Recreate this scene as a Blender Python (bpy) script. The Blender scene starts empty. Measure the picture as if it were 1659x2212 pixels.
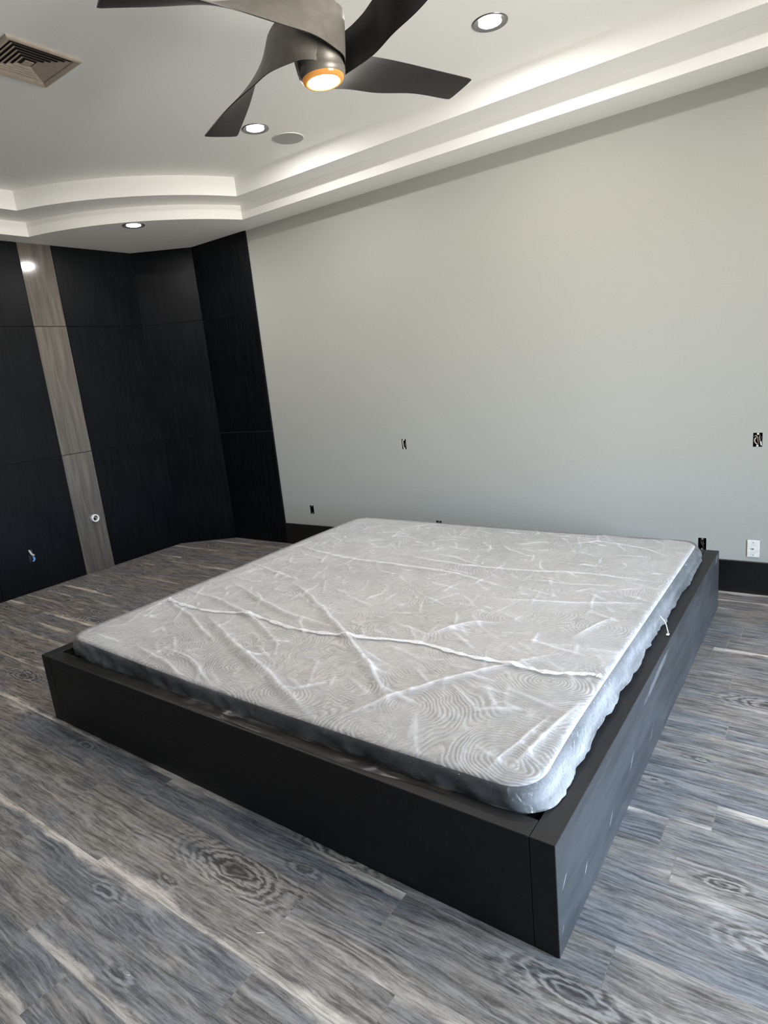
import bpy, math, random
import numpy as np
from mathutils import Vector, Matrix

random.seed(7)
rng = np.random.default_rng(11)
SC = bpy.context.scene
COL = SC.collection
PI = math.pi

# ------------------------------------------------------------------ camera
CAM = Vector((1.970, -4.481, 1.658))
RIGHT = Vector((0.8102, 0.5770, -0.0987))
FWD = Vector((-0.5837, 0.7817, -0.2196)).normalized()
RIGHT = (RIGHT - FWD * RIGHT.dot(FWD)).normalized()
UP = RIGHT.cross(FWD).normalized()
F_PX = 1347.6
cd = bpy.data.cameras.new('camera')
cam = bpy.data.objects.new('camera', cd)
COL.objects.link(cam)
cam.matrix_world = Matrix(((RIGHT.x, UP.x, -FWD.x, CAM.x), (RIGHT.y, UP.y, -FWD.y, CAM.y),
                           (RIGHT.z, UP.z, -FWD.z, CAM.z), (0, 0, 0, 1)))
cd.sensor_fit = 'HORIZONTAL'
cd.sensor_width = 36.0
cd.lens = F_PX * 36.0 / 1659.0
cd.clip_start = 0.05
SC.camera = cam

# ------------------------------------------------------------------ light levels
CAN_STRENGTH = 450.0          # radiance of a recessed lamp lens
FAN_LAMP = 380.0
SKY = 44.0
EXPOSURE = 0.10

w = bpy.data.worlds.new('sky')
SC.world = w
w.use_nodes = True
bg = w.node_tree.nodes['Background']
wt = w.node_tree                       # open sky above the horizon, unseen tan ground glow added below to warm the ceiling
w_geo = wt.nodes.new('ShaderNodeTexCoord')
w_sep = wt.nodes.new('ShaderNodeSeparateXYZ')
w_map = wt.nodes.new('ShaderNodeMapRange')
w_map.inputs[1].default_value, w_map.inputs[2].default_value = -0.04, 0.04
w_mix = wt.nodes.new('ShaderNodeMix')
w_mix.data_type = 'RGBA'
w_mix.inputs[6].default_value = (0.66, 0.62, 0.56, 1)
w_mix.inputs[7].default_value = (0.64, 0.795, 1.0, 1)
wt.links.new(w_geo.outputs['Generated'], w_sep.inputs[0])
wt.links.new(w_sep.outputs[2], w_map.inputs[0])
wt.links.new(w_map.outputs[0], w_mix.inputs[0])
wt.links.new(w_mix.outputs[2], bg.inputs['Color'])
bg.inputs['Strength'].default_value = SKY

SC.view_settings.view_transform = 'Standard'
SC.view_settings.look = 'None'
SC.view_settings.gamma = 1.0
SC.view_settings.exposure = EXPOSURE
SC.view_settings.use_curve_mapping = False
SC.cycles.use_denoising = True
SC.cycles.max_bounces = 10
SC.cycles.transparent_max_bounces = 16
SC.cycles.sample_clamp_indirect = 6.0
SC.cycles.caustics_reflective = False
SC.cycles.caustics_refractive = False

# ------------------------------------------------------------------ room dimensions
XL, XR = -3.953, 4.79            # left and right wall
YF = -5.10                       # wall behind the camera
ZS, Z1, Z2 = 3.074, 3.190, 3.336  # soffit, ledge, upper ceiling
XCEN, YCEN = 0.42, -2.55
WIN_Y0, WIN_Y1, WIN_Z0, WIN_Z1 = -3.9, -1.6, 0.06, 2.45

# light portal in the window opening (it only guides sampling of the sky)
pl = bpy.data.lights.new('window_portal', 'AREA')
pl.shape = 'RECTANGLE'
pl.size = WIN_Y1 - WIN_Y0
pl.size_y = WIN_Z1 - WIN_Z0
pl.cycles.is_portal = True
po = bpy.data.objects.new('window_portal', pl)
po.location = (XR + 0.16, (WIN_Y0 + WIN_Y1) / 2, (WIN_Z0 + WIN_Z1) / 2)
po.rotation_euler = (PI / 2, 0, PI / 2)
COL.objects.link(po)


# ------------------------------------------------------------------ helpers
def mesh(name, verts, faces, mat=None, parent=None, smooth=False, loc=None):
    me = bpy.data.meshes.new(name)
    me.from_pydata([tuple(map(float, v)) for v in verts], [], faces)
    me.update()
    if mat is not None:
        for m in (mat if isinstance(mat, (list, tuple)) else [mat]):
            me.materials.append(m)
    if smooth:
        me.polygons.foreach_set('use_smooth', [True] * len(me.polygons))
    o = bpy.data.objects.new(name, me)
    COL.objects.link(o)
    if parent is not None:
        o.parent = parent
    if loc is not None:
        o.location = loc
    return o


def empty(name, loc, label=None, cat=None, group=None, rotz=0.0):
    o = bpy.data.objects.new(name, None)
    o.empty_display_size = 0.1
    o.location = loc
    o.rotation_euler = (0, 0, rotz)
    COL.objects.link(o)
    return tag(o, label, cat, group)


def tag(o, label=None, cat=None, group=None, kind=None):
    if label: o['label'] = label
    if cat: o['category'] = cat
    if group: o['group'] = group
    if kind: o['kind'] = kind
    return o


class MB:
    """collects simple shapes into one mesh"""
    def __init__(s):
        s.v, s.f = [], []

    def add(s, verts, faces):
        n = len(s.v)
        s.v += [tuple(v) for v in verts]
        s.f += [tuple(i + n for i in f) for f in faces]
        return s

    def box(s, x0, x1, y0, y1, z0, z1):
        v = [(x, y, z) for z in (z0, z1) for y in (y0, y1) for x in (x0, x1)]
        f = [(0, 2, 3, 1), (4, 5, 7, 6), (0, 1, 5, 4), (2, 6, 7, 3), (0, 4, 6, 2), (1, 3, 7, 5)]
        return s.add(v, f)

    def bbox(s, x0, x1, y0, y1, z0, z1, b=0.003):
        """box with chamfered edges"""
        xs, ys, zs = (x0, x1), (y0, y1), (z0, z1)
        v, idx = [], {}
        for i in (0, 1):
            for j in (0, 1):
                for k in (0, 1):
                    sx, sy, sz = (1 - 2 * i) * b, (1 - 2 * j) * b, (1 - 2 * k) * b
                    p = (xs[i], ys[j], zs[k])
                    for a, q in enumerate(((p[0], p[1] + sy, p[2] + sz), (p[0] + sx, p[1], p[2] + sz), (p[0] + sx, p[1] + sy, p[2]))):
                        idx[i, j, k, a] = len(v)
                        v.append(q)
        f = []
        for i in (0, 1):
            f.append([idx[i, 0, 0, 0], idx[i, 1, 0, 0], idx[i, 1, 1, 0], idx[i, 0, 1, 0]])
            f.append([idx[0, i, 0, 1], idx[1, i, 0, 1], idx[1, i, 1, 1], idx[0, i, 1, 1]])
            f.append([idx[0, 0, i, 2], idx[1, 0, i, 2], idx[1, 1, i, 2], idx[0, 1, i, 2]])
            for j in (0, 1):
                f.append([idx[i, j, 0, 0], idx[i, j, 1, 0], idx[i, j, 1, 1], idx[i, j, 0, 1]])
                f.append([idx[i, 0, j, 0], idx[i, 1, j, 0], idx[i, 1, j, 2], idx[i, 0, j, 2]])
                f.append([idx[0, i, j, 1], idx[1, i, j, 1], idx[1, i, j, 2], idx[0, i, j, 2]])
                for k in (0, 1):
                    f.append([idx[i, j, k, 0], idx[i, j, k, 1], idx[i, j, k, 2]])
        c = Vector(((x0 + x1) / 2, (y0 + y1) / 2, (z0 + z1) / 2))
        out = []
        for q in f:
            a, bb, cc = Vector(v[q[0]]), Vector(v[q[1]]), Vector(v[q[2]])
            n = (bb - a).cross(cc - a)
            out.append(tuple(q) if n.dot(a - c) > 0 else tuple(reversed(q)))
        return s.add(v, out)

    def lathe(s, prof, n=32, c=(0, 0, 0), axis='z', close=False):
        v, f = [], []
        m = len(prof)
        for i in range(n):
            a = 2 * PI * i / n
            for r, h in prof:
                if axis == 'z': v.append((c[0] + r * math.cos(a), c[1] + r * math.sin(a), c[2] + h))
                elif axis == 'x': v.append((c[0] + h, c[1] + r * math.cos(a), c[2] + r * math.sin(a)))
                else: v.append((c[0] + r * math.cos(a), c[1] + h, c[2] + r * math.sin(a)))
        for i in range(n):
            j = (i + 1) % n
            for k in range(m - 1 if not close else m):
                l = (k + 1) % m
                f.append((i * m + k, j * m + k, j * m + l, i * m + l))
        return s.add(v, f)

    def tube(s, pts, r, n=8):
        pts = [Vector(p) for p in pts]
        v, f = [], []
        for i, p in enumerate(pts):
            t = (pts[min(i + 1, len(pts) - 1)] - pts[max(i - 1, 0)]).normalized()
            a = t.orthogonal().normalized() if i == 0 else (pa - t * pa.dot(t)).normalized()
            pa = a
            b = t.cross(a)
            for k in range(n):
                q = p + a * (r * math.cos(2 * PI * k / n)) + b * (r * math.sin(2 * PI * k / n))
                v.append(tuple(q))
        m = len(pts)
        for i in range(m - 1):
            for k in range(n):
                l = (k + 1) % n
                f.append((i * n + k, i * n + l, (i + 1) * n + l, (i + 1) * n + k))
        f.append(tuple(range(n - 1, -1, -1)))
        f.append(tuple((m - 1) * n + k for k in range(n)))
        return s.add(v, f)

    def out(s, name, mat, parent=None, smooth=False, loc=None):
        o = mesh(name, s.v, s.f, mat, parent, smooth, loc)
        return o


def spline(pts, n=8):
    """Catmull-Rom through the points"""
    P = [np.array(p, float) for p in pts]
    P = [2 * P[0] - P[1]] + P + [2 * P[-1] - P[-2]]
    out = []
    for i in range(1, len(P) - 2):
        for k in range(n):
            t = k / n
            a, b, c, d = P[i - 1:i + 3]
            out.append(0.5 * (2 * b + (c - a) * t + (2 * a - 5 * b + 4 * c - d) * t * t + (3 * b - a - 3 * c + d) * t ** 3))
    out.append(P[-2])
    return [tuple(q) for q in out]


def auto_smooth(o, ang=35):
    me = o.data
    me.polygons.foreach_set('use_smooth', [True] * len(me.polygons))
    me.set_sharp_from_angle(angle=math.radians(ang))
    return o


# ------------------------------------------------------------------ materials
class NT:
    def __init__(s, name):
        s.m = bpy.data.materials.new(name)
        s.m.use_nodes = True
        s.t = s.m.node_tree
        s.t.nodes.clear()
        s.o = s.n('ShaderNodeOutputMaterial')

    def n(s, typ, **kw):
        nd = s.t.nodes.new(typ)
        for k, v in kw.items():
            setattr(nd, k, v)
        return nd

    def put(s, sock, v):
        if isinstance(v, bpy.types.NodeSocket): s.t.links.new(v, sock)
        elif isinstance(v, (tuple, list)) and sock.type == 'RGBA' and len(v) == 3: sock.default_value = (*v, 1)
        else: sock.default_value = v

    def math(s, op, a, b=0.0, c=0.0, clamp=False):
        nd = s.n('ShaderNodeMath', operation=op, use_clamp=clamp)
        s.put(nd.inputs[0], a); s.put(nd.inputs[1], b); s.put(nd.inputs[2], c)
        return nd.outputs[0]

    def vmath(s, op, a, b=(0, 0, 0)):
        nd = s.n('ShaderNodeVectorMath', operation=op)
        s.put(nd.inputs[0], a); s.put(nd.inputs[1], b)
        return nd.outputs['Value'] if op in ('LENGTH', 'DOT_PRODUCT') else nd.outputs[0]

    def mix(s, f, a, b, blend='MIX'):
        nd = s.n('ShaderNodeMix', data_type='RGBA', blend_type=blend)
        s.put(nd.inputs[0], f); s.put(nd.inputs[6], a); s.put(nd.inputs[7], b)
        return nd.outputs[2]

    def step(s, v, lo, hi, a=0.0, b=1.0):
        nd = s.n('ShaderNodeMapRange', interpolation_type='SMOOTHSTEP')
        s.put(nd.inputs[0], v)
        for i, q in enumerate((lo, hi, a, b)): s.put(nd.inputs[i + 1], q)
        return nd.outputs[0]

    def noise(s, vec, scale, detail=3.0, rough=0.5, dist=0.0, col=False):
        nd = s.n('ShaderNodeTexNoise')
        if vec is not None: s.put(nd.inputs['Vector'], vec)
        nd.inputs['Scale'].default_value = scale
        nd.inputs['Detail'].default_value = detail
        nd.inputs['Roughness'].default_value = rough
        nd.inputs['Distortion'].default_value = dist
        return nd.outputs['Color' if col else 'Fac']

    def mapping(s, vec, scale=(1, 1, 1), loc=(0, 0, 0), rot=(0, 0, 0)):
        nd = s.n('ShaderNodeMapping')
        s.put(nd.inputs['Vector'], vec)
        nd.inputs['Scale'].default_value = scale
        nd.inputs['Location'].default_value = loc
        nd.inputs['Rotation'].default_value = rot
        return nd.outputs[0]

    def obj(s): return s.n('ShaderNodeTexCoord').outputs['Object']
    def geo(s): return s.n('ShaderNodeNewGeometry').outputs['Position']

    def attr(s, name, typ='OBJECT'):
        return s.n('ShaderNodeAttribute', attribute_name=name, attribute_type=typ).outputs['Fac']

    def sep(s, v):
        nd = s.n('ShaderNodeSeparateXYZ'); s.put(nd.inputs[0], v); return nd.outputs

    def comb(s, x, y, z=0.0):
        nd = s.n('ShaderNodeCombineXYZ')
        for i, q in enumerate((x, y, z)): s.put(nd.inputs[i], q)
        return nd.outputs[0]

    def bump(s, h, strength=0.3, dist=0.01, normal=None):
        nd = s.n('ShaderNodeBump')
        nd.inputs['Strength'].default_value = strength
        nd.inputs['Distance'].default_value = dist
        s.put(nd.inputs['Height'], h)
        if normal is not None: s.put(nd.inputs['Normal'], normal)
        return nd.outputs[0]

    def bsdf(s, color, rough=0.5, metal=0.0, spec=0.5, normal=None, coat=0.0, emit=None, emit_s=0.0):
        b = s.n('ShaderNodeBsdfPrincipled')
        s.put(b.inputs['Base Color'], color)
        s.put(b.inputs['Roughness'], rough)
        b.inputs['Metallic'].default_value = metal
        s.put(b.inputs['Specular IOR Level'], spec)
        b.inputs['Coat Weight'].default_value = coat
        b.inputs['Coat Roughness'].default_value = 0.08
        if normal is not None: s.put(b.inputs['Normal'], normal)
        if emit is not None:
            b.inputs['Emission Color'].default_value = (*emit, 1)
            b.inputs['Emission Strength'].default_value = emit_s
        return b.outputs[0]

    def end(s, shader):
        s.t.links.new(shader, s.o.inputs['Surface'])
        return s.m


def plain(name, col, rough=0.5, metal=0.0, spec=0.5, var=0.08, scale=30.0, bump=0.0, coat=0.0):
    t = NT(name)
    v = t.noise(t.geo(), scale, 4)
    c = t.mix(t.step(v, 0.3, 0.7), tuple(x * (1 - var) for x in col), tuple(min(1, x * (1 + var)) for x in col))
    nrm = t.bump(v, bump, 0.002) if bump else None
    return t.end(t.bsdf(c, rough, metal, spec, nrm, coat))


def wall_paint(name, col, orange=0.25):
    t = NT(name)
    p = t.geo()
    big = t.noise(p, 1.2, 2)
    fine = t.noise(p, 170, 3, 0.6)
    mid = t.noise(p, 45, 2)
    c = t.mix(t.step(big, 0.3, 0.7), tuple(x * 0.985 for x in col), tuple(x * 1.015 for x in col))
    c = t.mix(t.step(fine, 0.25, 0.75), tuple(x * 0.97 for x in col), c)
    h = t.math('ADD', fine, t.math('MULTIPLY', mid, 0.8))
    return t.end(t.bsdf(c, 0.6, 0, 0.35, t.bump(h, orange, 0.002)))


M_WALL = wall_paint('greige_wall_paint', (0.396, 0.398, 0.368))
M_CEIL = wall_paint('white_ceiling_paint', (0.860, 0.855, 0.835), 0.15)
M_WALL2 = wall_paint('white_wall_paint', (0.78, 0.77, 0.74))


def black_panel_mat():
    t = NT('black_stained_panel')
    p = t.obj()
    g = t.noise(t.mapping(p, (40, 40, 2.2)), 1.0, 5, 0.6, 0.4)
    b = t.noise(p, 2.3, 3)
    c = t.mix(t.step(g, 0.3, 0.75), (0.0014, 0.0020, 0.0031), (0.0040, 0.0050, 0.0068))
    r = t.step(b, 0.3, 0.7, 0.40, 0.50)
    return t.end(t.bsdf(c, r, 0, 0.13, t.bump(g, 0.12, 0.001)))


def wood_strip_mat():
    t = NT('grey_brown_wood_laminate')
    p = t.obj()
    a = t.noise(t.mapping(p, (30, 30, 1.6)), 1.0, 6, 0.62, 0.7)
    b = t.noise(t.mapping(p, (5, 5, 1.0)), 1.3, 3, 0.5, 0.5)
    c = t.mix(t.step(a, 0.28, 0.72), (0.070, 0.060, 0.052), (0.150, 0.132, 0.115))
    c = t.mix(t.step(b, 0.35, 0.75, 0, 0.6), c, (0.092, 0.085, 0.078))
    h = t.noise(t.mapping(p, (22, 22, 3)), 1.0, 2)
    return t.end(t.bsdf(c, 0.12, 0, 0.5, t.bump(h, 0.05, 0.002)))


def bed_mat():
    t = NT('black_painted_bed_wood')
    p = t.geo()
    x, y, z = t.sep(p)
    g = t.noise(t.mapping(p, (3, 3, 50)), 1.0, 5, 0.6, 0.3)
    g2 = t.noise(t.mapping(p, (60, 2.5, 60)), 1.0, 4, 0.6)
    c = t.mix(t.step(g, 0.3, 0.75), (0.0080, 0.0083, 0.0092), (0.0150, 0.0152, 0.0164))
    c = t.mix(t.step(g2, 0.55, 0.8, 0, 0.5), c, (0.020, 0.0185, 0.017))
    # window light painted into the long outer side as a paler, dusty, patchy tone
    lit_noise = t.noise(t.mapping(p, (1, 2.0, 9)), 1.0, 5, 0.62, 0.5)
    lit_side = t.step(lit_noise, 0.3, 0.7, 0.28, 0.60)
    lit_side = t.math('MULTIPLY', lit_side, t.math('GREATER_THAN', x, 1.4085))
    c = t.mix(lit_side, c, (0.070, 0.073, 0.078))
    # scuffs on the long side: centre (y, z), half length, half width, slope, opacity
    for cy, cz, hl, hw, sl, op in ((-3.06, 0.215, 0.030, 0.0016, 0.9, 0.75), (-2.88, 0.115, 0.022, 0.0030, 1.0, 0.6),
                                   (-3.085, 0.075, 0.014, 0.0012, 1.4, 0.5), (-1.95, 0.315, 0.26, 0.022, 0.1, 0.16),
                                   (-2.35, 0.16, 0.05, 0.010, 0.9, 0.14), (-2.62, 0.10, 0.03, 0.006, 1.0, 0.25),
                                   (-0.42, 0.345, 0.05, 0.018, 0.5, 0.22), (-2.05, 0.10, 0.06, 0.006, 0.8, 0.12)):
        n = math.hypot(1, sl)
        dy, dz = t.math('SUBTRACT', y, cy), t.math('SUBTRACT', z, cz)
        u = t.math('DIVIDE', t.math('ADD', dy, t.math('MULTIPLY', dz, sl)), n * hl)
        v = t.math('DIVIDE', t.math('SUBTRACT', dz, t.math('MULTIPLY', dy, sl)), n * hw)
        d = t.math('ADD', t.math('MULTIPLY', u, u), t.math('MULTIPLY', v, v))
        d = t.math('ADD', d, t.math('MULTIPLY', t.math('SUBTRACT', t.noise(p, 60, 3), 0.5), 1.6))
        side = t.math('GREATER_THAN', x, 1.40)
        m = t.math('MULTIPLY', t.step(d, 1.0, 0.2, 0, op), side)
        c = t.mix(m, c, (0.46, 0.47, 0.49))
    return t.end(t.bsdf(c, t.step(g, 0.3, 0.7, 0.44, 0.54), 0, 0.28, t.bump(g, 0.1, 0.001)))


def plank_mat():
    t = NT('weathered_wood_look_plank')
    p0 = t.obj()
    seed = t.attr('seed'); tone = t.attr('tone'); stre = t.attr('streak'); sside = t.attr('streak_side')
    kx, ky, ks = t.attr('knot_x'), t.attr('knot_y'), t.attr('knot_size')
    off = t.comb(t.math('MULTIPLY', seed, 37.0), t.math('MULTIPLY', seed, 91.0), t.math('MULTIPLY', seed, 53.0))
    p = t.vmath('ADD', p0, off)
    x, y, z = t.sep(p0)
    # slow warp of the grain
    wv = t.noise(t.mapping(p, (2.2, 7.0, 1)), 1.0, 3, 0.55, col=True)
    wy = t.math('MULTIPLY', t.math('SUBTRACT', t.sep(wv)[1], 0.5), 0.07)
    wx = t.math('MULTIPLY', t.math('SUBTRACT', t.sep(wv)[0], 0.5), 0.12)
    pw = t.vmath('ADD', p, t.comb(wx, wy, 0.0))
    grain = t.noise(t.mapping(pw, (5.5, 95, 1)), 1.0, 7, 0.66)
    fine = t.noise(t.mapping(pw, (28, 340, 1)), 1.0, 3, 0.6)
    cloud = t.noise(t.mapping(p, (3.0, 11, 1)), 1.0, 5, 0.6)
    # knot: stretched rings round (knot_x, knot_y)
    dx = t.math('MULTIPLY', t.math('SUBTRACT', x, kx), 0.36)
    dy = t.math('ADD', t.math('SUBTRACT', y, ky), t.math('MULTIPLY', wy, 0.25))
    d = t.vmath('LENGTH', t.comb(dx, dy, 0.0))
    dn = t.math('ADD', d, t.math('MULTIPLY', t.math('SUBTRACT', t.noise(t.mapping(p, (10, 24, 1)), 1.0, 4, 0.6), 0.5), 0.05))
    rings = t.math('SINE', t.math('ADD', t.math('MULTIPLY', dn, 330.0), t.math('MULTIPLY', t.noise(t.mapping(p, (3, 16, 1)), 1.0, 4, 0.6), 16.0)))
    kmask = t.math('MULTIPLY', t.step(d, t.math('MULTIPLY', ks, 0.1), ks, 1.0, 0.0), t.math('GREATER_THAN', ks, 0.004))
    # second, wide cathedral figure (no mask centre)
    cath = t.math('SINE', t.math('ADD', t.math('MULTIPLY', t.sep(pw)[1], 330.0),
                                 t.math('MULTIPLY', t.noise(t.mapping(p, (1.6, 9.0, 1)), 1.0, 2), 46.0)))
    cm = t.step(t.noise(t.mapping(p, (2.4, 9, 1)), 1.0, 2), 0.5, 0.68, 0.0, 0.55)
    g = t.math('ADD', t.math('MULTIPLY', grain, 0.75), t.math('MULTIPLY', fine, 0.25))
    g = t.math('ADD', g, t.math('MULTIPLY', t.math('MULTIPLY', cath, cm), 0.10))
    g = t.math('ADD', g, t.math('MULTIPLY', t.math('MULTIPLY', rings, kmask), 0.15))
    blue_d, blue_l = (0.040, 0.044, 0.052), (0.232, 0.238, 0.252)
    brn_d, brn_l = (0.046, 0.040, 0.037), (0.320, 0.292, 0.266)
    tn = t.math('ADD', t.math('ADD', tone, 0.12), t.math('MULTIPLY', t.math('SUBTRACT', cloud, 0.5), 3.2), clamp=True)
    lo = t.mix(tn, blue_d, brn_d)
    hi = t.mix(tn, blue_l, brn_l)
    speck = t.noise(t.mapping(pw, (60, 260, 1)), 1.0, 4, 0.7)
    g = t.math('ADD', g, t.math('MULTIPLY', t.math('SUBTRACT', speck, 0.5), 0.16))
    blot = t.noise(t.mapping(p, (7, 20, 1), (5, 2, 9)), 1.0, 5, 0.68)
    g = t.math('ADD', g, t.math('MULTIPLY', t.math('SUBTRACT', blot, 0.5), 0.30))
    c = t.mix(t.step(g, 0.30, 0.72), lo, hi)
    # dark cloudy stain
    c = t.mix(t.step(cloud, 0.42, 0.25, 0.0, 0.45), c, (0.055, 0.053, 0.055))
    # cream sapwood streak along one edge
    e = t.math('MULTIPLY', y, sside)
    wob = t.math('MULTIPLY', t.math('SUBTRACT', t.noise(t.mapping(p, (2.6, 2, 1)), 1.0, 4, 0.6), 0.5), 0.10)
    ss = t.step(t.math('ADD', t.math('ADD', e, wob), t.math('MULTIPLY', t.math('SUBTRACT', blot, 0.5), 0.035)), 0.038, 0.062)
    ln = t.step(t.noise(t.mapping(p, (1.6, 0.5, 1)), 1.0, 2), 0.40, 0.56)
    sm = t.math('MULTIPLY', t.math('MULTIPLY', ss, ln), stre)
    cream = t.mix(t.step(g, 0.3, 0.65), (0.235, 0.200, 0.168), (0.62, 0.57, 0.51))
    c = t.mix(sm, c, cream)
    # a few pale scratches of sapwood inside the plank
    s2 = t.step(t.noise(t.mapping(pw, (2.2, 34, 1), (3, 7, 1)), 1.0, 3, 0.5), 0.60, 0.74, 0, 0.45)
    c = t.mix(s2, c, (0.42, 0.38, 0.34))
    core = t.math('MULTIPLY', t.step(d, t.math('MULTIPLY', ks, 0.22), t.math('MULTIPLY', ks, 0.05), 0, 0.7), t.math('GREATER_THAN', ks, 0.004))
    c = t.mix(core, c, (0.040, 0.037, 0.037))
    r = t.step(g, 0.3, 0.7, 0.50, 0.40)
    return t.end(t.bsdf(c, r, 0, 0.45, t.bump(g, 0.22, 0.0015)))


def quilt_mat():
    t = NT('quilted_mattress_top')
    p = t.geo()
    wn = t.noise(p, 3.5, 3, 0.5, 0.0, True)
    q = t.vmath('ADD', p, t.vmath('MULTIPLY', t.vmath('SUBTRACT', wn, (0.5, 0.5, 0.5)), (0.16, 0.16, 0.0)))
    vo = t.n('ShaderNodeTexVoronoi', feature='SMOOTH_F1', voronoi_dimensions='2D')
    t.put(vo.inputs['Vector'], t.mapping(q, (1.0, 1.5, 1), (0.3, 0.1, 0), (0, 0, 0.35)))
    vo.inputs['Scale'].default_value = 2.1
    vo.inputs['Smoothness'].default_value = 0.35
    rings = t.math('SINE', t.math('MULTIPLY', vo.outputs['Distance'], 175.0))
    soft = t.noise(p, 3.0, 3)
    patch = t.step(t.noise(p, 2.6, 2), 0.36, 0.56, 0.15, 1.0)
    wv = t.noise(p, 420, 2)
    c = t.mix(t.math('MULTIPLY', t.step(rings, -0.35, -0.95), patch), (0.80, 0.79, 0.795), (0.59, 0.583, 0.585))
    c = t.mix(t.step(soft, 0.35, 0.7, 0, 0.3), c, (0.75, 0.742, 0.755))
    h = t.math('ADD', t.math('MULTIPLY', rings, patch), t.math('MULTIPLY', wv, 0.4))
    return t.end(t.bsdf(c, 0.85, 0, 0.2, t.bump(h, 0.45, 0.003)))


def film_mat():
    t = NT('clear_plastic_film')
    p = t.geo()
    fold_sheen = t.attr('fold_sheen', 'GEOMETRY')
    cr = t.noise(p, 9.0, 5, 0.62, 1.2)
    cr2 = t.noise(t.mapping(p, (18, 9, 18)), 1.0, 4, 0.6, 1.5)
    h = t.math('ADD', t.math('ABSOLUTE', t.math('SUBTRACT', cr, 0.5)), t.math('MULTIPLY', t.math('ABSOLUTE', t.math('SUBTRACT', cr2, 0.5)), 0.5))
    nrm = t.bump(h, 0.8, 0.05)
    cloud = t.noise(p, 2.2, 4, 0.6)
    haze = t.math('ADD', t.step(cloud, 0.35, 0.72, 0.03, 0.08), t.math('MULTIPLY', fold_sheen, 0.62), clamp=True)
    tr = t.n('ShaderNodeBsdfTransparent'); tr.inputs[0].default_value = (0.98, 0.985, 0.99, 1)
    di = t.n('ShaderNodeBsdfDiffuse'); di.inputs[0].default_value = (0.94, 0.955, 0.98, 1)
    tl = t.n('ShaderNodeBsdfTranslucent'); tl.inputs[0].default_value = (0.94, 0.955, 0.98, 1)
    m0 = t.n('ShaderNodeMixShader'); m0.inputs[0].default_value = 0.20
    t.t.links.new(di.outputs[0], m0.inputs[1]); t.t.links.new(tl.outputs[0], m0.inputs[2])
    m1 = t.n('ShaderNodeMixShader'); t.put(m1.inputs[0], haze)
    t.t.links.new(tr.outputs[0], m1.inputs[1]); t.t.links.new(m0.outputs[0], m1.inputs[2])
    gl = t.n('ShaderNodeBsdfGlossy'); gl.inputs['Roughness'].default_value = 0.06
    t.put(gl.inputs['Normal'], nrm)
    fr = t.n('ShaderNodeFresnel'); fr.inputs[0].default_value = 1.5
    t.put(fr.inputs['Normal'], nrm)
    m2 = t.n('ShaderNodeMixShader')
    t.put(m2.inputs[0], t.math('MULTIPLY', fr.outputs[0], 0.75, clamp=True))
    t.t.links.new(m1.outputs[0], m2.inputs[1]); t.t.links.new(gl.outputs[0], m2.inputs[2])
    return t.end(m2.outputs[0])


def glass_mat():
    t = NT('clear_window_glass')
    tr = t.n('ShaderNodeBsdfTransparent'); tr.inputs[0].default_value = (0.96, 0.97, 0.97, 1)
    gl = t.n('ShaderNodeBsdfGlossy'); gl.inputs['Roughness'].default_value = 0.01
    fr = t.n('ShaderNodeFresnel'); fr.inputs[0].default_value = 1.45
    m = t.n('ShaderNodeMixShader')
    t.t.links.new(fr.outputs[0], m.inputs[0]); t.t.links.new(tr.outputs[0], m.inputs[1]); t.t.links.new(gl.outputs[0], m.inputs[2])
    return t.end(m.outputs[0])


def emit_mat(name, col, s):
    t = NT(name)
    e = t.n('ShaderNodeEmission')
    e.inputs[0].default_value = (*col, 1)
    e.inputs[1].default_value = s
    return t.end(e.outputs[0])


M_PANEL = black_panel_mat()
M_STRIP = wood_strip_mat()
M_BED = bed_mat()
M_PLANK = plank_mat()
M_QUILT = quilt_mat()
M_FILM = film_mat()
M_GLASS = glass_mat()
M_GROUT = plain('pale_grey_grout', (0.34, 0.33, 0.315), 0.9)
M_BASE = plain('black_baseboard_paint', (0.0045, 0.0045, 0.005), 0.35)
M_DARK = plain('dark_cavity', (0.010, 0.009, 0.008), 0.9)
M_BOXPL = plain('black_plastic_box', (0.012, 0.012, 0.013), 0.5)
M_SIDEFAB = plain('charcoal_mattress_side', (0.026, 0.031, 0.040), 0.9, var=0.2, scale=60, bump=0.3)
M_DECK = plain('bare_plywood_deck', (0.22, 0.16, 0.10), 0.8)
M_FANBLADE = plain('dark_bronze_blade', (0.016, 0.0145, 0.0135), 0.45, var=0.1)
M_FANBODY = plain('bronze_fan_housing', (0.205, 0.188, 0.168), 0.40, metal=0.35)
M_TRIM = plain('satin_metal_trim', (0.22, 0.22, 0.22), 0.32, metal=0.9)
M_VENT = plain('beige_vent_enamel', (0.43, 0.365, 0.30), 0.5)
M_SPK = plain('grey_speaker_grille', (0.36, 0.37, 0.355), 0.7, scale=400, var=0.2)
M_WHITE = plain('white_plastic', (0.78, 0.77, 0.73), 0.35)
M_SCREW = plain('grey_screw', (0.22, 0.20, 0.17), 0.4)
M_WIREW = plain('white_wire', (0.55, 0.54, 0.50), 0.5)
M_WIREB = plain('blue_wire', (0.10, 0.26, 0.50), 0.5)
M_WIREK = plain('tan_cable', (0.17, 0.135, 0.11), 0.55)
M_TAN = plain('pale_tan_cable', (0.34, 0.30, 0.25), 0.55)
M_WIREBK = plain('black_wire', (0.012, 0.012, 0.012), 0.45)
M_GYP = plain('chipped_gypsum', (0.62, 0.60, 0.55), 0.9)
M_CAN = emit_mat('white_lamp_lens', (1.0, 0.965, 0.92), CAN_STRENGTH)
M_FLAMP = emit_mat('warm_lamp_lens', (1.0, 0.76, 0.50), FAN_LAMP)
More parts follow.
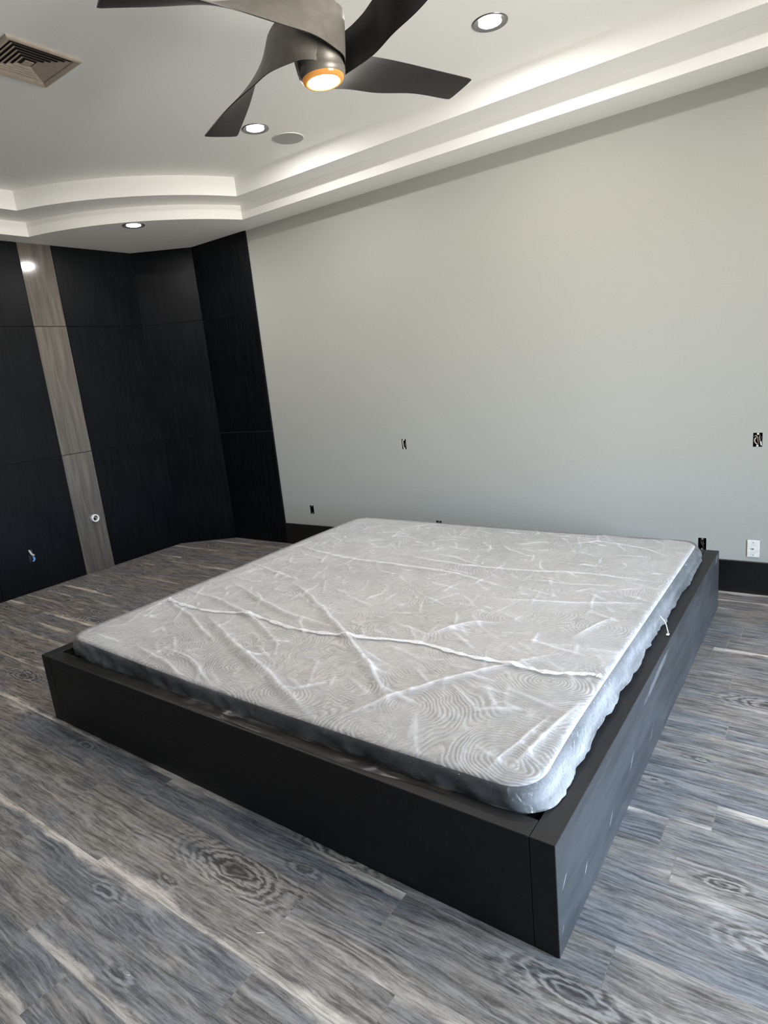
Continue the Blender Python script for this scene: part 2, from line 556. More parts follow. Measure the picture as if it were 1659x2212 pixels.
M_COLLAR = NT('lamp_glow_collar')
M_COLLAR = M_COLLAR.end(M_COLLAR.bsdf((0.55, 0.24, 0.06), 0.12, 0, 0.5, emit=(1.0, 0.40, 0.09), emit_s=0.26))  # amber tint and glow stand in for lamp light on the collar
M_FRAMEW = plain('dark_window_frame', (0.03, 0.03, 0.03), 0.4)


# ================================================================== STRUCTURE
def rect_cells(us, vs, holes):
    """grid of cells over breakpoints, minus the cells that lie in a hole"""
    out = []
    for i in range(len(us) - 1):
        for j in range(len(vs) - 1):
            uc, vc = (us[i] + us[i + 1]) / 2, (vs[j] + vs[j + 1]) / 2
            if any(a < uc < b and c < vc < d for a, b, c, d in holes): continue
            out.append((us[i], us[i + 1], vs[j], vs[j + 1]))
    return out


# rough holes cut for electrical boxes in the back wall: (x0, x1, z0, z1)
BOX_HOLES = [(-1.109, -1.063, 0.978, 1.066), (1.541, 1.592, 0.968, 1.056), (-2.296, -2.244, 0.334, 0.422), (1.238, 1.288, 0.268, 0.354),
             (-0.825, -0.770, 0.262, 0.350)]

# ---- floor slab and planks
floor = tag(MB().box(XL - 0.3, XR + 0.2, YF - 0.2, 0.2, -0.12, -0.0008).out('floor', M_GROUT), 'grey brown wood look plank floor', kind='structure')
ROW, LEN, GAP = 0.1486, 1.243, 0.0016
known = {-1: 1.529, 0: 0.905, 1: 0.620, 2: 1.065, 3: 0.67, 4: 1.150, -4: 1.605, -6: 1.682}
hero = {  # (row, plank index from the joint): tone, streak, side, knot x, knot y, knot size
    (1, -1): (0.75, 0.0, 1, 0.33, 0.005, 0.17), (0, -1): (0.15, 1.0, 1, 0.25, -0.02, 0.05),
    (2, -1): (0.80, 0.9, -1, -0.30, 0.0, 0.035), (3, -1): (0.05, 0.9, 1, -0.05, 0.01, 0.05),
    (2, 0): (0.65, 0.2, 1, 0.1, 0.02, 0.03), (4, -1): (0.05, 0.6, -1, -0.2, 0.0, 0.04), (1, 0): (0.7, 0.9, -1, 0.5, 0.0, 0.0),
    (0, 0): (0.7, 0.0, 1, -0.05, 0.02, 0.12), (-1, 0): (0.7, 0.0, 1, 0.32, -0.01, 0.05), (-2, 0): (0.35, 0.0, 1, 0.0, 0.02, 0.15),
    (-5, 0): (0.1, 1.0, 1, 0.2, 0, 0.0), (3, 0): (0.25, 0.6, 1, -0.35, -0.03, 0.05), (4, 0): (0.6, 0.7, 1, 0, 0, 0.0)}


def in_view(x, y, z=0.0, m=60):
    d = Vector((x, y, z)) - CAM
    k = d.dot(FWD)
    if k < 0.1: return False
    u = 829.5 + F_PX * d.dot(RIGHT) / k
    v = 1106 - F_PX * d.dot(UP) / k
    return -m < u < 1659 + m and -m < v < 2212 + m


plank_meshes = {}
rest = MB()
nplank = 0
for row in range(-22, 13):
    y1 = -3.144 - row * ROW
    y0 = y1 - ROW
    if y1 > 0.01: y1 = 0.01
    yc = (y0 + y1) / 2
    j0 = known.get(row, random.uniform(-0.6, 0.6))
    k0 = int(math.floor((XL - 0.05 - j0) / LEN)) - 1
    for k in range(k0, k0 + 12):
        a, b = j0 + k * LEN, j0 + (k + 1) * LEN
        a, b = max(a, XL), min(b, XR)
        if b - a < 0.02: continue
        L = round(b - a - GAP, 3)
        W = round(y1 - y0 - GAP, 4)
        xc = (a + b) / 2
        seen = any(in_view(a + (b - a) * s, y0 + (y1 - y0) * q) for s in (0, .1, .25, .5, .75, .9, 1) for q in (0, 1))
        under = a > -1.38 and b < 1.38 and yc < -0.4 and yc > -3.05
        if not seen or under:
            rest.box(a + GAP / 2, b - GAP / 2, y0 + GAP / 2, y1 - GAP / 2, -0.0008, 0.0)
            continue
        key = (L, W)
        if key not in plank_meshes:
            o = MB().box(-L / 2, L / 2, -W / 2, W / 2, -0.0008, 0.0).out('plank', M_PLANK, floor)
            plank_meshes[key] = o.data
        else:
            o = bpy.data.objects.new('plank', plank_meshes[key])
            COL.objects.link(o)
            o.parent = floor
        o.location = (xc, yc, 0)
        nplank += 1
        if (row, k) in hero:
            tone, st, sd, kx, ky, ks = hero[(row, k)]
        else:
            tone = random.choice((0.1, 0.3, 0.5, 0.65, 0.8)) + random.uniform(-0.1, 0.1)
            st = random.choice((0, 0, 0.5, 0.9, 1.0))
            sd = random.choice((-1, 1))
            kx, ky = random.uniform(-0.5, 0.5), random.uniform(-0.04, 0.04)
            ks = random.choice((0.0, 0.0, 0.03, 0.05, 0.12))
        o['seed'] = random.random(); o['tone'] = float(tone); o['streak'] = float(st); o['streak_side'] = float(sd)
        o['knot_x'] = float(kx); o['knot_y'] = float(ky); o['knot_size'] = float(ks)
o = rest.out('unseen_planks', M_PLANK, floor)
tag(o, kind='stuff')
o['seed'] = 0.3; o['tone'] = 0.5; o['streak'] = 0.3; o['streak_side'] = 1.0; o['knot_x'] = 9.0; o['knot_y'] = 0.0; o['knot_size'] = 0.0

# ---- back wall with real holes for the boxes
us = sorted({XL - 0.2, XR + 0.2, *[h[0] for h in BOX_HOLES], *[h[1] for h in BOX_HOLES]})
vs = sorted({0.0, ZS, *[h[2] for h in BOX_HOLES], *[h[3] for h in BOX_HOLES]})
mb = MB()
for x0, x1, z0, z1 in rect_cells(us, vs, BOX_HOLES):
    mb.add([(x0, 0, z0), (x1, 0, z0), (x1, 0, z1), (x0, 0, z1)], [(0, 1, 2, 3)])
for x0, x1, z0, z1 in BOX_HOLES:   # drywall edges of the cut-outs
    d = 0.016
    mb.add([(x0, 0, z0), (x1, 0, z0), (x1, 0, z1), (x0, 0, z1), (x0, d, z0), (x1, d, z0), (x1, d, z1), (x0, d, z1)],
           [(0, 4, 5, 1), (1, 5, 6, 2), (2, 6, 7, 3), (3, 7, 4, 0)])
mb.box(XL - 0.2, XR + 0.2, 0.075, 0.14, 0, ZS)     # wall core behind the cavities
wall_back = tag(mb.out('wall_back', M_WALL), 'pale greige painted back wall', kind='structure')

# ---- left wall, chamfered corner, other walls
XB, YA = -3.456, -0.395
wall_left = tag(MB().box(XL - 0.15, XL - 0.018, YF, YA + 0.02, 0, ZS).out('wall_left', M_DARK), 'left wall clad in black panels with one wood strip', kind='structure')
nx, ny = (-0.018 - YA), -(XB - XL)
nl = math.hypot(nx, ny); nx, ny = nx / nl, ny / nl            # outward (into the room) normal of the chamfer
if nx * (0 - XL) + ny * (-2 - YA) < 0: nx, ny = -nx, -ny
ex, ey = (XB - XL), (-0.018 - YA)
el = math.hypot(ex, ey); ex, ey = ex / el, ey / el
A2, B2 = (XL, YA), (XB, -0.018)


def slab2d(p, q, n, d0, d1, z0, z1):
    """vertical slab along p->q between offsets d0 and d1 along the normal n"""
    v = []
    for z in (z0, z1):
        for d in (d0, d1):
            for s in (p, q):
                v.append((s[0] + n[0] * d, s[1] + n[1] * d, z))
    f = [(0, 1, 3, 2), (4, 6, 7, 5), (0, 4, 5, 1), (2, 3, 7, 6), (0, 2, 6, 4), (1, 5, 7, 3)]
    return v, f


wall_corner = tag(MB().add(*slab2d(A2, B2, (nx, ny), -0.12, -0.018, 0, ZS)).out('wall_corner', M_DARK), 'short angled corner wall clad in black panels', kind='structure')

rows_z = [(0.0, 1.180), (1.180, 2.358), (2.358, ZS)]
G = 0.0022


def panel_x(y0, y1, z0, z1, mat, parent, holes=()):
    """panel on the left wall: front at x = XL, 18 mm thick"""
    yc, zc = (y0 + y1) / 2, (z0 + z1) / 2
    y0, y1, z0, z1 = y0 + G, y1 - G, z0 + G, z1 - G
    mb = MB()
    if not holes:
        mb.bbox(-0.018, 0, y0 - yc, y1 - yc, z0 - zc, z1 - zc, 0.0015)
    else:
        yy = sorted({y0, y1, *[h[0] for h in holes], *[h[1] for h in holes]})
        zz = sorted({z0, z1, *[h[2] for h in holes], *[h[3] for h in holes]})
        for a, b, c, d in rect_cells(yy, zz, holes):
            mb.box(-0.018, 0, a - yc, b - yc, c - zc, d - zc)
    return mb.out('panel', mat, parent, loc=(XL, yc, zc))


LBOX = (-2.002, -1.948, 0.272, 0.395)
for i, (z0, z1) in enumerate(rows_z):
    panel_x(-1.212, YA - 0.0, z0, z1, M_PANEL, wall_left)
    o = panel_x(-1.515, -1.212, z0, z1, M_STRIP, wall_left)
    o['label'] = 'glossy grey brown wood grain strip'
    panel_x(-2.290, -1.515, z0, z1, M_PANEL, wall_left, [LBOX] if i == 0 else ())
    panel_x(-3.40, -2.290, z0, z1, M_PANEL, wall_left)
    panel_x(-4.25, -3.40, z0, z1, M_PANEL, wall_left)
    panel_x(YF, -4.25, z0, z1, M_PANEL, wall_left)
    # chamfer panel
    c = ((A2[0] + B2[0]) / 2, (A2[1] + B2[1]) / 2, (z0 + z1) / 2)
    pa = (A2[0] + ex * G - c[0], A2[1] + ey * G - c[1]); qa = (B2[0] - ex * G - c[0], B2[1] - ey * G - c[1])
    MB().add(*slab2d(pa, qa, (nx, ny), -0.018, 0.0, z0 + G - c[2], z1 - G - c[2])).out('panel', M_PANEL, wall_corner, loc=c)
    # black cladding on the end of the back wall
    MB().bbox(-0.397, 0.397, 0, 0.018, z0 + G - c[2], z1 - G - c[2], 0.0015).out('panel', M_PANEL, wall_back, loc=((XB - 2.662) / 2, -0.018, c[2]))

tag(MB().box(-4.3, XR + 0.2, YF - 0.15, YF, 0, Z2 + .2).out('wall_front', M_PANEL), kind='structure')
mb = MB()
for y0, y1, z0, z1 in rect_cells([YF, WIN_Y0, WIN_Y1, 0.1], [0, WIN_Z0, WIN_Z1, ZS], [(WIN_Y0, WIN_Y1, WIN_Z0, WIN_Z1)]):
    mb.box(XR, XR + 0.14, y0, y1, z0, z1)
tag(mb.out('wall_right', M_WALL2), kind='structure')
win = tag(MB().box(XR + 0.03, XR + 0.10, WIN_Y0, WIN_Y0 + 0.06, WIN_Z0, WIN_Z1).box(XR + 0.03, XR + 0.10, WIN_Y1 - 0.06, WIN_Y1, WIN_Z0, WIN_Z1)
          .box(XR + 0.03, XR + 0.10, WIN_Y0, WIN_Y1, WIN_Z0, WIN_Z0 + 0.06).box(XR + 0.03, XR + 0.10, WIN_Y0, WIN_Y1, WIN_Z1 - 0.06, WIN_Z1)
          .box(XR + 0.03, XR + 0.10, (WIN_Y0 + WIN_Y1) / 2 - 0.03, (WIN_Y0 + WIN_Y1) / 2 + 0.03, WIN_Z0, WIN_Z1).out('window_1', M_FRAMEW), kind='structure')
for s in (0, 1):
    ya = WIN_Y0 + 0.06 if s == 0 else (WIN_Y0 + WIN_Y1) / 2 + 0.03
    yb = (WIN_Y0 + WIN_Y1) / 2 - 0.03 if s == 0 else WIN_Y1 - 0.06
    MB().box(XR + 0.06, XR + 0.064, ya, yb, WIN_Z0 + 0.06, WIN_Z1 - 0.06).out('pane', M_GLASS, win)

# ---- baseboard along the back wall
tag(MB().bbox(-2.660, XR, -0.018, 0, 0, 0.2185, 0.002).out('baseboard_back', M_BASE), 'tall black baseboard along the greige wall', kind='structure')


# ---- tray ceiling: soffit, two steps, upper ceiling
def arc3(p, m, q, n=24):
    (ax, ay), (bx, by), (cx, cy) = p, m, q
    d = 2 * (ax * (by - cy) + bx * (cy - ay) + cx * (ay - by))
    ux = ((ax**2 + ay**2) * (by - cy) + (bx**2 + by**2) * (cy - ay) + (cx**2 + cy**2) * (ay - by)) / d
    uy = ((ax**2 + ay**2) * (cx - bx) + (bx**2 + by**2) * (ax - cx) + (cx**2 + cy**2) * (bx - ax)) / d
    r = math.hypot(ax - ux, ay - uy)
    a0, a1, am = math.atan2(ay - uy, ax - ux), math.atan2(cy - uy, cx - ux), math.atan2(by - uy, bx - ux)
    def unwrap(a, ref):
        while a - ref > PI: a -= 2 * PI
        while a - ref < -PI: a += 2 * PI
        return a
    am = unwrap(am, a0); a1 = unwrap(a1, am)
    return [(ux + r * math.cos(a0 + (a1 - a0) * i / n), uy + r * math.sin(a0 + (a1 - a0) * i / n)) for i in range(n + 1)]


def outline(arc):
    """mirror the back-left arc into all four corners; goes round counter-clockwise seen from below/above alike"""
    mx = lambda p: (2 * XCEN - p[0], p[1])
    my = lambda p: (p[0], 2 * YCEN - p[1])
    a = arc                                  # back wall -> left wall
    b = [my(p) for p in reversed(arc)]       # left wall -> front wall
    c = [mx(my(p)) for p in arc]             # front wall -> right wall
    d = [mx(p) for p in reversed(arc)]       # right wall -> back wall
    return a + b + c + d


O1 = outline(arc3((-2.378, -0.298), (-2.889, -1.041), (-3.742, -1.500)))
O2 = outline(arc3((-2.187, -0.508), (-2.600, -1.155), (-3.437, -1.712)))
n1 = len(O1)
outer = []
for (x, y) in O1:      # matching points out on the room walls
    dx, dy = x - XCEN, y - YCEN
    s = min((XR + 0.1 - XCEN) / abs(dx) if dx else 1e9, (0.08 - YCEN) / abs(dy) if dy else 1e9)
    outer.append((XCEN + dx * s, YCEN + dy * s))
mb = MB()


def ring(mb, P, zp, Q, zq, flip=False):
    n = len(P)
    v = [(x, y, zp) for x, y in P] + [(x, y, zq) for x, y in Q]
    f = []
    for i in range(n):
        j = (i + 1) % n
        q = (i, j, n + j, n + i)
        f.append(tuple(reversed(q)) if flip else q)
    mb.add(v, f)


# soffit: walls-to-O1, with outer corners closed
corners = [(XL - .1, 0.08), (XL - .1, 2 * YCEN - 0.08), (XR + .1, 2 * YCEN - 0.08), (XR + .1, 0.08)]
ring(mb, outer, ZS, O1, ZS)
m = len(O1) // 4
for k in range(4):
    c = corners[k]
    seg = outer[k * m:(k + 1) * m]
    for i in range(len(seg) - 1):
        a, b = seg[i], seg[i + 1]
        if abs(a[0] - b[0]) > 1e-6 and abs(a[1] - b[1]) > 1e-6:
            mb.add([(a[0], a[1], ZS), (b[0], b[1], ZS), (c[0], c[1], ZS)], [(0, 2, 1)])
ring(mb, O1, ZS, O1, Z1)
ring(mb, O1, Z1, O2, Z1)
ring(mb, O2, Z1, O2, Z2)


# recessed lamps: (x, y, z) of the ceiling they sit in
CANS_HI = [(0.421, -1.080), (-1.333, -1.068), (2.17, -1.08), (-2.6, -2.55)]
CANS_LO = [(-2.993, -0.975), (3.83, -0.975), (-2.993, -4.12), (3.83, -4.12)]
mb.add([(x, y, Z2) for x, y in O2], [tuple(range(len(O2)))])
ceiling = mb.out('ceiling', M_CEIL)
tag(ceiling, 'white two step tray ceiling with curved corners', kind='structure')
# roof over everything so that no sky leaks in
tag(MB().box(XL - .3, XR + .3, YF - .3, .3, Z2 + 0.12, Z2 + 0.2).out('ceiling_slab', M_DARK), kind='structure')


# ================================================================== THINGS ON THE CEILING
LAMP_LABELS = {0: 'recessed ceiling lamp in the upper ceiling right of the fan', 1: 'recessed ceiling lamp beside the round ceiling speaker'}


def can_lamp(x, y, z, label):
    r = empty('recessed_lamp', (x, y, z), label, 'lamp', 'round recessed ceiling lamps')
    prof = [(0.092, 0.0), (0.091, -0.003), (0.088, -0.0045), (0.084, -0.004), (0.060, -0.0008), (0.058, -0.0006)]
    auto_smooth(MB().lathe(prof, 40).out('trim_ring', M_TRIM, r), 50)
    MB().lathe([(0.0001, -0.0030), (0.03, -0.0028), (0.048, -0.0020), (0.058, -0.0010)], 32).out('lens', M_CAN, r, True)
    return r


for i, (x, y) in enumerate(CANS_HI):
    lab = LAMP_LABELS.get(i) or ('recessed lamp in the upper ceiling, out of the picture, ' + {2: 'right of the bed head', 3: 'by the left wall'}[i])
    can_lamp(x, y, Z2, lab)
for i, (x, y) in enumerate(CANS_LO):
    can_lamp(x, y, ZS, ['recessed lamp in the low soffit above the black corner panels', 'recessed soffit lamp in the far right corner out of view',
                        'recessed soffit lamp in the near left corner out of view', 'recessed soffit lamp in the near right corner out of view'][i])

# ---- round ceiling speaker
sp = empty('ceiling_speaker', (-1.315, -0.768, Z2), 'flat round grey ceiling speaker beside a recessed lamp', 'speaker')
MB().lathe([(0.0001, -0.004), (0.108, -0.004), (0.1085, -0.0035)], 48).out('grille', M_SPK, sp)
auto_smooth(MB().lathe([(0.1085, -0.0037), (0.1095, -0.005), (0.1115, -0.0045), (0.1125, 0.0)], 48).out('rim', M_WHITE, sp), 50)

# ---- square air diffuser
vx, vy = -1.412, -2.540
vent = empty('air_vent', (vx, vy, Z2), 'square beige louvred air vent in the ceiling, at the left edge', 'vent')


def square_ring(mb, h0, z0, h1, z1):
    v = []
    for h, z in ((h0, z0), (h1, z1)):
        v += [(-h, -h, z), (h, -h, z), (h, h, z), (-h, h, z)]
    f = [(i, (i + 1) % 4, 4 + (i + 1) % 4, 4 + i) for i in range(4)]
    mb.add(v, f)


HV = 0.186
mb = MB()
square_ring(mb, HV, 0.0, HV, -0.010)
square_ring(mb, HV, -0.010, HV - 0.010, -0.014)
square_ring(mb, HV - 0.010, -0.014, HV - 0.030, -0.008)
square_ring(mb, HV - 0.030, -0.008, HV - 0.034, -0.001)
mb.out('outer_frame', M_VENT, vent)
for k in range(5):
    ho = HV - 0.040 - k * 0.0235
    mb = MB()
    square_ring(mb, ho, -0.0085, ho - 0.017, -0.0015)
    square_ring(mb, ho - 0.001, -0.0075, ho - 0.018, -0.0005)
    square_ring(mb, ho, -0.0085, ho - 0.001, -0.0075)
    mb.out('louvre', M_VENT, vent)
MB().box(-0.022, 0.022, -0.022, 0.022, -0.0085, -0.0055).out('centre_plate', M_VENT, vent)
MB().box(-HV + 0.02, HV - 0.02, -HV + 0.02, HV - 0.02, -0.0012, -0.0004).out('duct_shade', M_DARK, vent)  # dark sheet standing in for the shade inside the duct

# ---- ceiling fan
HX, HY, HZ = 0.4071, -2.5077, 2.6798     # bottom of the lamp
F_AX, F_AY = 0.0193, -0.0497              # the fan hangs a few degrees out of plumb
rot = Matrix.Rotation(F_AY, 3, 'Y') @ Matrix.Rotation(F_AX, 3, 'X')
pivot = Vector((HX, HY, HZ + 0.25))
hang = Z2 - pivot.z                       # pivot to ceiling
OFF = 0.25 + hang                         # lamp bottom below the mount
fan = empty('ceiling_fan', pivot + rot @ Vector((0, 0, hang)), 'dark bronze ceiling fan with four twisted blades and a warm lamp', 'fan')
fan.rotation_euler = rot.to_euler()
R0 = 0.0850


def fan_lathe(name, prof, m, n=48, ang=40):
    return auto_smooth(MB().lathe([(r_, z_ - OFF) for r_, z_ in prof], n).out(name, m, fan), ang)


fan_lathe('housing', [(0.0755, 0.010), (0.0805, 0.016), (0.0832, 0.028), (0.0835, 0.044), (0.0850, 0.046), (0.0850, 0.205), (0.083, 0.240), (0.076, 0.264), (0.052, 0.276), (0.026, 0.280)], M_FANBODY)
fan_lathe('lamp_collar', [(0.054, 0.000), (0.0590, -0.003), (0.068, -0.0015), (0.0735, 0.004), (0.0755, 0.010)], M_COLLAR, 48, 60)
fan_lathe('lamp_lens', [(0.0001, -0.009), (0.02, -0.0085), (0.04, -0.0065), (0.052, -0.003), (0.0555, 0.000)], M_FLAMP, 40, 80)
fan_lathe('downrod', [(0.0125, 0.27), (0.0125, OFF - 0.05)], M_FANBODY, 20)
fan_lathe('canopy', [(0.02, OFF - 0.065), (0.05, OFF - 0.055), (0.068, OFF - 0.02), (0.070, OFF - 0.005)], M_FANBODY, 32)


def sm(a, b, x):
    x = min(1, max(0, (x - a) / (b - a)))
    return x * x * (3 - 2 * x)


KN = np.array([0, .1, .22, .36, .52, .75, 1.0])
B_TAU = np.array([-0.1415, -0.1101, 0.1625, 0.5161, 0.853, 1.2838, 1.505])   # twist
B_WID = np.array([0.1507, 0.1397, 0.1271, 0.1150, 0.1235, 0.1300, 0.157])    # width
B_ZC = np.array([0.107, 0.1157, 0.1196, 0.1171, 0.115, 0.1094, 0.0963])    # height over the lamp
B_LAT = np.array([0.0, 0.0378, 0.0597, 0.0513, 0.048, 0.0344, 0.0293])      # sweep
B_LEN, B_WRAP, B_PSI = 0.7445, 1.0048, 2.7638


def hermite(vals, s):
    m = np.gradient(vals, KN)
    i = int(min(max(np.searchsorted(KN, s, side='right') - 1, 0), len(KN) - 2))
    h = KN[i + 1] - KN[i]
    t = (s - KN[i]) / h
    return float((2 * t**3 - 3 * t**2 + 1) * vals[i] + (t**3 - 2 * t**2 + t) * h * m[i] + (-2 * t**3 + 3 * t**2) * vals[i + 1] + (t**3 - t**2) * h * m[i + 1])


def blade(psi):
    NS, NW = 64, 8
    V, idx = [], {}
    arc = B_WRAP * 0.0875
    tot = arc + B_LEN
    for i in range(NS + 1):
        s = i / NS
        l = s * tot
        ph = psi + PI / 2 + (B_WRAP * (1 - l / arc) if l < arc else 0)
        rr = 0.0865 + hermite(B_LAT, s)
        c = Vector((rr * math.cos(ph), rr * math.sin(ph), 0)) + Vector((math.cos(psi), math.sin(psi), 0)) * max(0, l - arc)
        n = Vector((math.cos(ph), math.sin(ph), 0))
        tau = hermite(B_TAU, s)
        wv = Vector((0, 0, 1)) * math.cos(tau) - n * math.sin(tau)
        nv = n * math.cos(tau) + Vector((0, 0, 1)) * math.sin(tau)
        wid = hermite(B_WID, s)
        if s > 0.985: wid *= 1 - (s - 0.985) * 3
        th = 0.0042 if s > 0.05 else 0.003
        base0 = c + Vector((0, 0, hermite(B_ZC, s) - OFF))
        for j in range(NW + 1):
            u = j / NW - 0.5
            tt = th * (1 - abs(2 * u) ** 4 * 0.6)
            for k, sg in enumerate((1, -1)):
                idx[i, j, k] = len(V)
                V.append(tuple(base0 + wv * (u * wid) + nv * (sg * tt)))
    F, mi = [], []
    for i in range(NS):
        for j in range(NW):
            F.append((idx[i, j, 0], idx[i, j + 1, 0], idx[i + 1, j + 1, 0], idx[i + 1, j, 0])); mi.append(1)
            F.append((idx[i, j, 1], idx[i + 1, j, 1], idx[i + 1, j + 1, 1], idx[i, j + 1, 1])); mi.append(0)
        F.append((idx[i, 0, 0], idx[i + 1, 0, 0], idx[i + 1, 0, 1], idx[i, 0, 1])); mi.append(0)
        F.append((idx[i, NW, 0], idx[i, NW, 1], idx[i + 1, NW, 1], idx[i + 1, NW, 0])); mi.append(0)
    for j in range(NW):
        F.append((idx[0, j, 0], idx[0, j, 1], idx[0, j + 1, 1], idx[0, j + 1, 0])); mi.append(0)
        F.append((idx[NS, j, 0], idx[NS, j + 1, 0], idx[NS, j + 1, 1], idx[NS, j, 1])); mi.append(0)
    o = mesh('blade', V, F, [M_FANBLADE, M_FANBODY], fan)
    o.data.polygons.foreach_set('material_index', mi)
    return auto_smooth(o, 45)


for k in range(4):
    blade(B_PSI + k * PI / 2)

# ================================================================== BED
BX0, BX1, BY0, BY1, BH, BT = -1.409, 1.409, -3.118, -0.319, 0.372, 0.0755
bed = empty('platform_bed', (0, (BY0 + BY1) / 2, 0), 'low black wooden platform bed frame on the plank floor', 'bed')
oy = -(BY0 + BY1) / 2


def bedpart(name, x0, x1, y0, y1, z0, z1, mat, b=0.002):
    return MB().bbox(x0, x1, y0 + oy, y1 + oy, z0, z1, b).out(name, mat, bed)


bedpart('side_rail', BX0, BX0 + BT, BY0, BY1, 0, BH, M_BED)
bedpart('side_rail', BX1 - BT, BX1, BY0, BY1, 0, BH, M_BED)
bedpart('foot_rail', BX0 + BT + 0.0008, BX1 - BT - 0.0008, BY0, BY0 + BT, 0, BH, M_BED)
bedpart('head_rail', BX0 + BT + 0.0008, BX1 - BT - 0.0008, BY1 - BT, BY1, 0, BH, M_BED)
bedpart('deck', BX0 + BT + 0.001, BX1 - BT - 0.001, BY0 + BT + 0.001, BY1 - BT - 0.001, 0.215, 0.235, M_DECK)

# ---- mattress
MX, MY, MA, MBH = 0.030, -1.760, 1.292, 1.272
ZT = 0.474


def rr_map(u, v, a, b, rc):
    x, y = a * u, b * v
    px, py = np.abs(x) - (a - rc), np.abs(y) - (b - rc)
    both = (px > 0) & (py > 0)
    m = np.maximum(px, py); l = np.hypot(px, py) + 1e-12
    sc = np.where(both, m / l, 1.0)
    x = np.where(both, np.sign(x) * ((a - rc) + px * sc), x)
    y = np.where(both, np.sign(y) * ((b - rc) + py * sc), y)
    return x, y


def boundary_ids(N):
    i = [k for k in range(N)]                                  # v=-1 side, u rising
    i += [k * (N + 1) + N for k in range(N)]
    i += [N * (N + 1) + N - k for k in range(N)]
    i += [(N - k) * (N + 1) for k in range(N)]
    return np.array(i)


def top_z(x, y):
    """height of the mattress top: slight sag along the foot edge"""
    foot = np.clip((-y - 2.55) / 0.5, 0, 1) ** 2
    return ZT - 0.046 * foot * (1 - ((x - 0.45) / 1.55) ** 2).clip(0, 1) + 0.006 * np.sin(1.7 * x + 0.6) * np.sin(1.9 * y)


def skew(x, y):
    """the left edge stands a little inside at the foot"""
    k = np.clip(-x / 1.29, 0, 1) * np.clip((-y - 1.0) / 2.0, 0, 1)
    return x + 0.015 * k


def grid_faces(N):
    a = np.arange(N * (N + 1)).reshape(N, N + 1)[:, :N]
    return np.stack([a, a + 1, a + N + 2, a + N + 1], -1).reshape(-1, 4)


def to_mesh(name, V, F, mats, parent, midx=None, loc=None):
    me = bpy.data.meshes.new(name)
    me.vertices.add(len(V)); me.vertices.foreach_set('co', V.astype(np.float32).ravel())
    me.loops.add(F.size); me.loops.foreach_set('vertex_index', F.astype(np.int32).ravel())
    me.polygons.add(len(F))
    me.polygons.foreach_set('loop_start', np.arange(0, F.size, 4, dtype=np.int32))
    if midx is not None: me.polygons.foreach_set('material_index', midx.astype(np.int32))
    for m in mats: me.materials.append(m)
    me.polygons.foreach_set('use_smooth', np.ones(len(F), bool))
    me.update(calc_edges=True); me.validate()
    o = bpy.data.objects.new(name, me); COL.objects.link(o); o.parent = parent
    return o


def value_noise(x, y, scale, seed):
    g = np.random.default_rng(seed).random((128, 128))
    X, Y = x * scale + 50.3, y * scale + 50.7
    i, j = np.floor(X).astype(int), np.floor(Y).astype(int)
    fx, fy = X - i, Y - j
    fx, fy = fx * fx * (3 - 2 * fx), fy * fy * (3 - 2 * fy)
    G_ = lambda a, b: g[a % 128, b % 128]
    return (G_(i, j) * (1 - fx) + G_(i + 1, j) * fx) * (1 - fy) + (G_(i, j + 1) * (1 - fx) + G_(i + 1, j + 1) * fx) * fy - 0.5


def seg_dist(x, y, p, q):
    d = np.array(q) - np.array(p)
    t = np.clip(((x - p[0]) * d[0] + (y - p[1]) * d[1]) / (d @ d + 1e-12), 0, 1)
    return np.hypot(x - p[0] - t * d[0], y - p[1] - t * d[1]), t


mat_root = empty('mattress', (MX, MY, 0.235), 'large pale quilted mattress sealed in clear plastic lying in the black bed frame', 'mattress')
N = 120
u, v = np.meshgrid(np.linspace(-1, 1, N + 1), np.linspace(-1, 1, N + 1))
x, y = rr_map(u.ravel(), v.ravel(), MA - 0.02, MBH - 0.02, 0.09)
X, Y = skew(x + MX, y + MY), y + MY
Zt = top_z(X, Y)
V = [np.stack([X - MX, Y - MY, Zt - 0.235], 1)]
F = [grid_faces(N)]
MI = [np.zeros(N * N, int)]
bid = boundary_ids(N)
bx, by = x[bid], y[bid]
tx, ty = np.roll(bx, -1) - np.roll(bx, 1), np.roll(by, -1) - np.roll(by, 1)
tl = np.hypot(tx, ty); onx, ony = ty / tl, -tx / tl
prev = bid
base = (N + 1) ** 2
nb = len(bid)
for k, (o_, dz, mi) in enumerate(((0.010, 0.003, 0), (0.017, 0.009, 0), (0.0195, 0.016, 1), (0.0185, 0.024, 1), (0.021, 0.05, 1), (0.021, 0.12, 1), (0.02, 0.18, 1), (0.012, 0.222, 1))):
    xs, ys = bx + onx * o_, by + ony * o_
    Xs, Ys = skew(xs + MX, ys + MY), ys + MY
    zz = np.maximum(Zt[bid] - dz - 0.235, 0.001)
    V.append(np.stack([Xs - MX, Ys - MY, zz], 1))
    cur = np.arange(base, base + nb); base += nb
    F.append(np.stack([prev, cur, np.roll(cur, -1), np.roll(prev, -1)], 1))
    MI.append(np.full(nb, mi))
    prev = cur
to_mesh('quilted_body', np.concatenate(V), np.concatenate(F), [M_QUILT, M_SIDEFAB], mat_root, np.concatenate(MI))

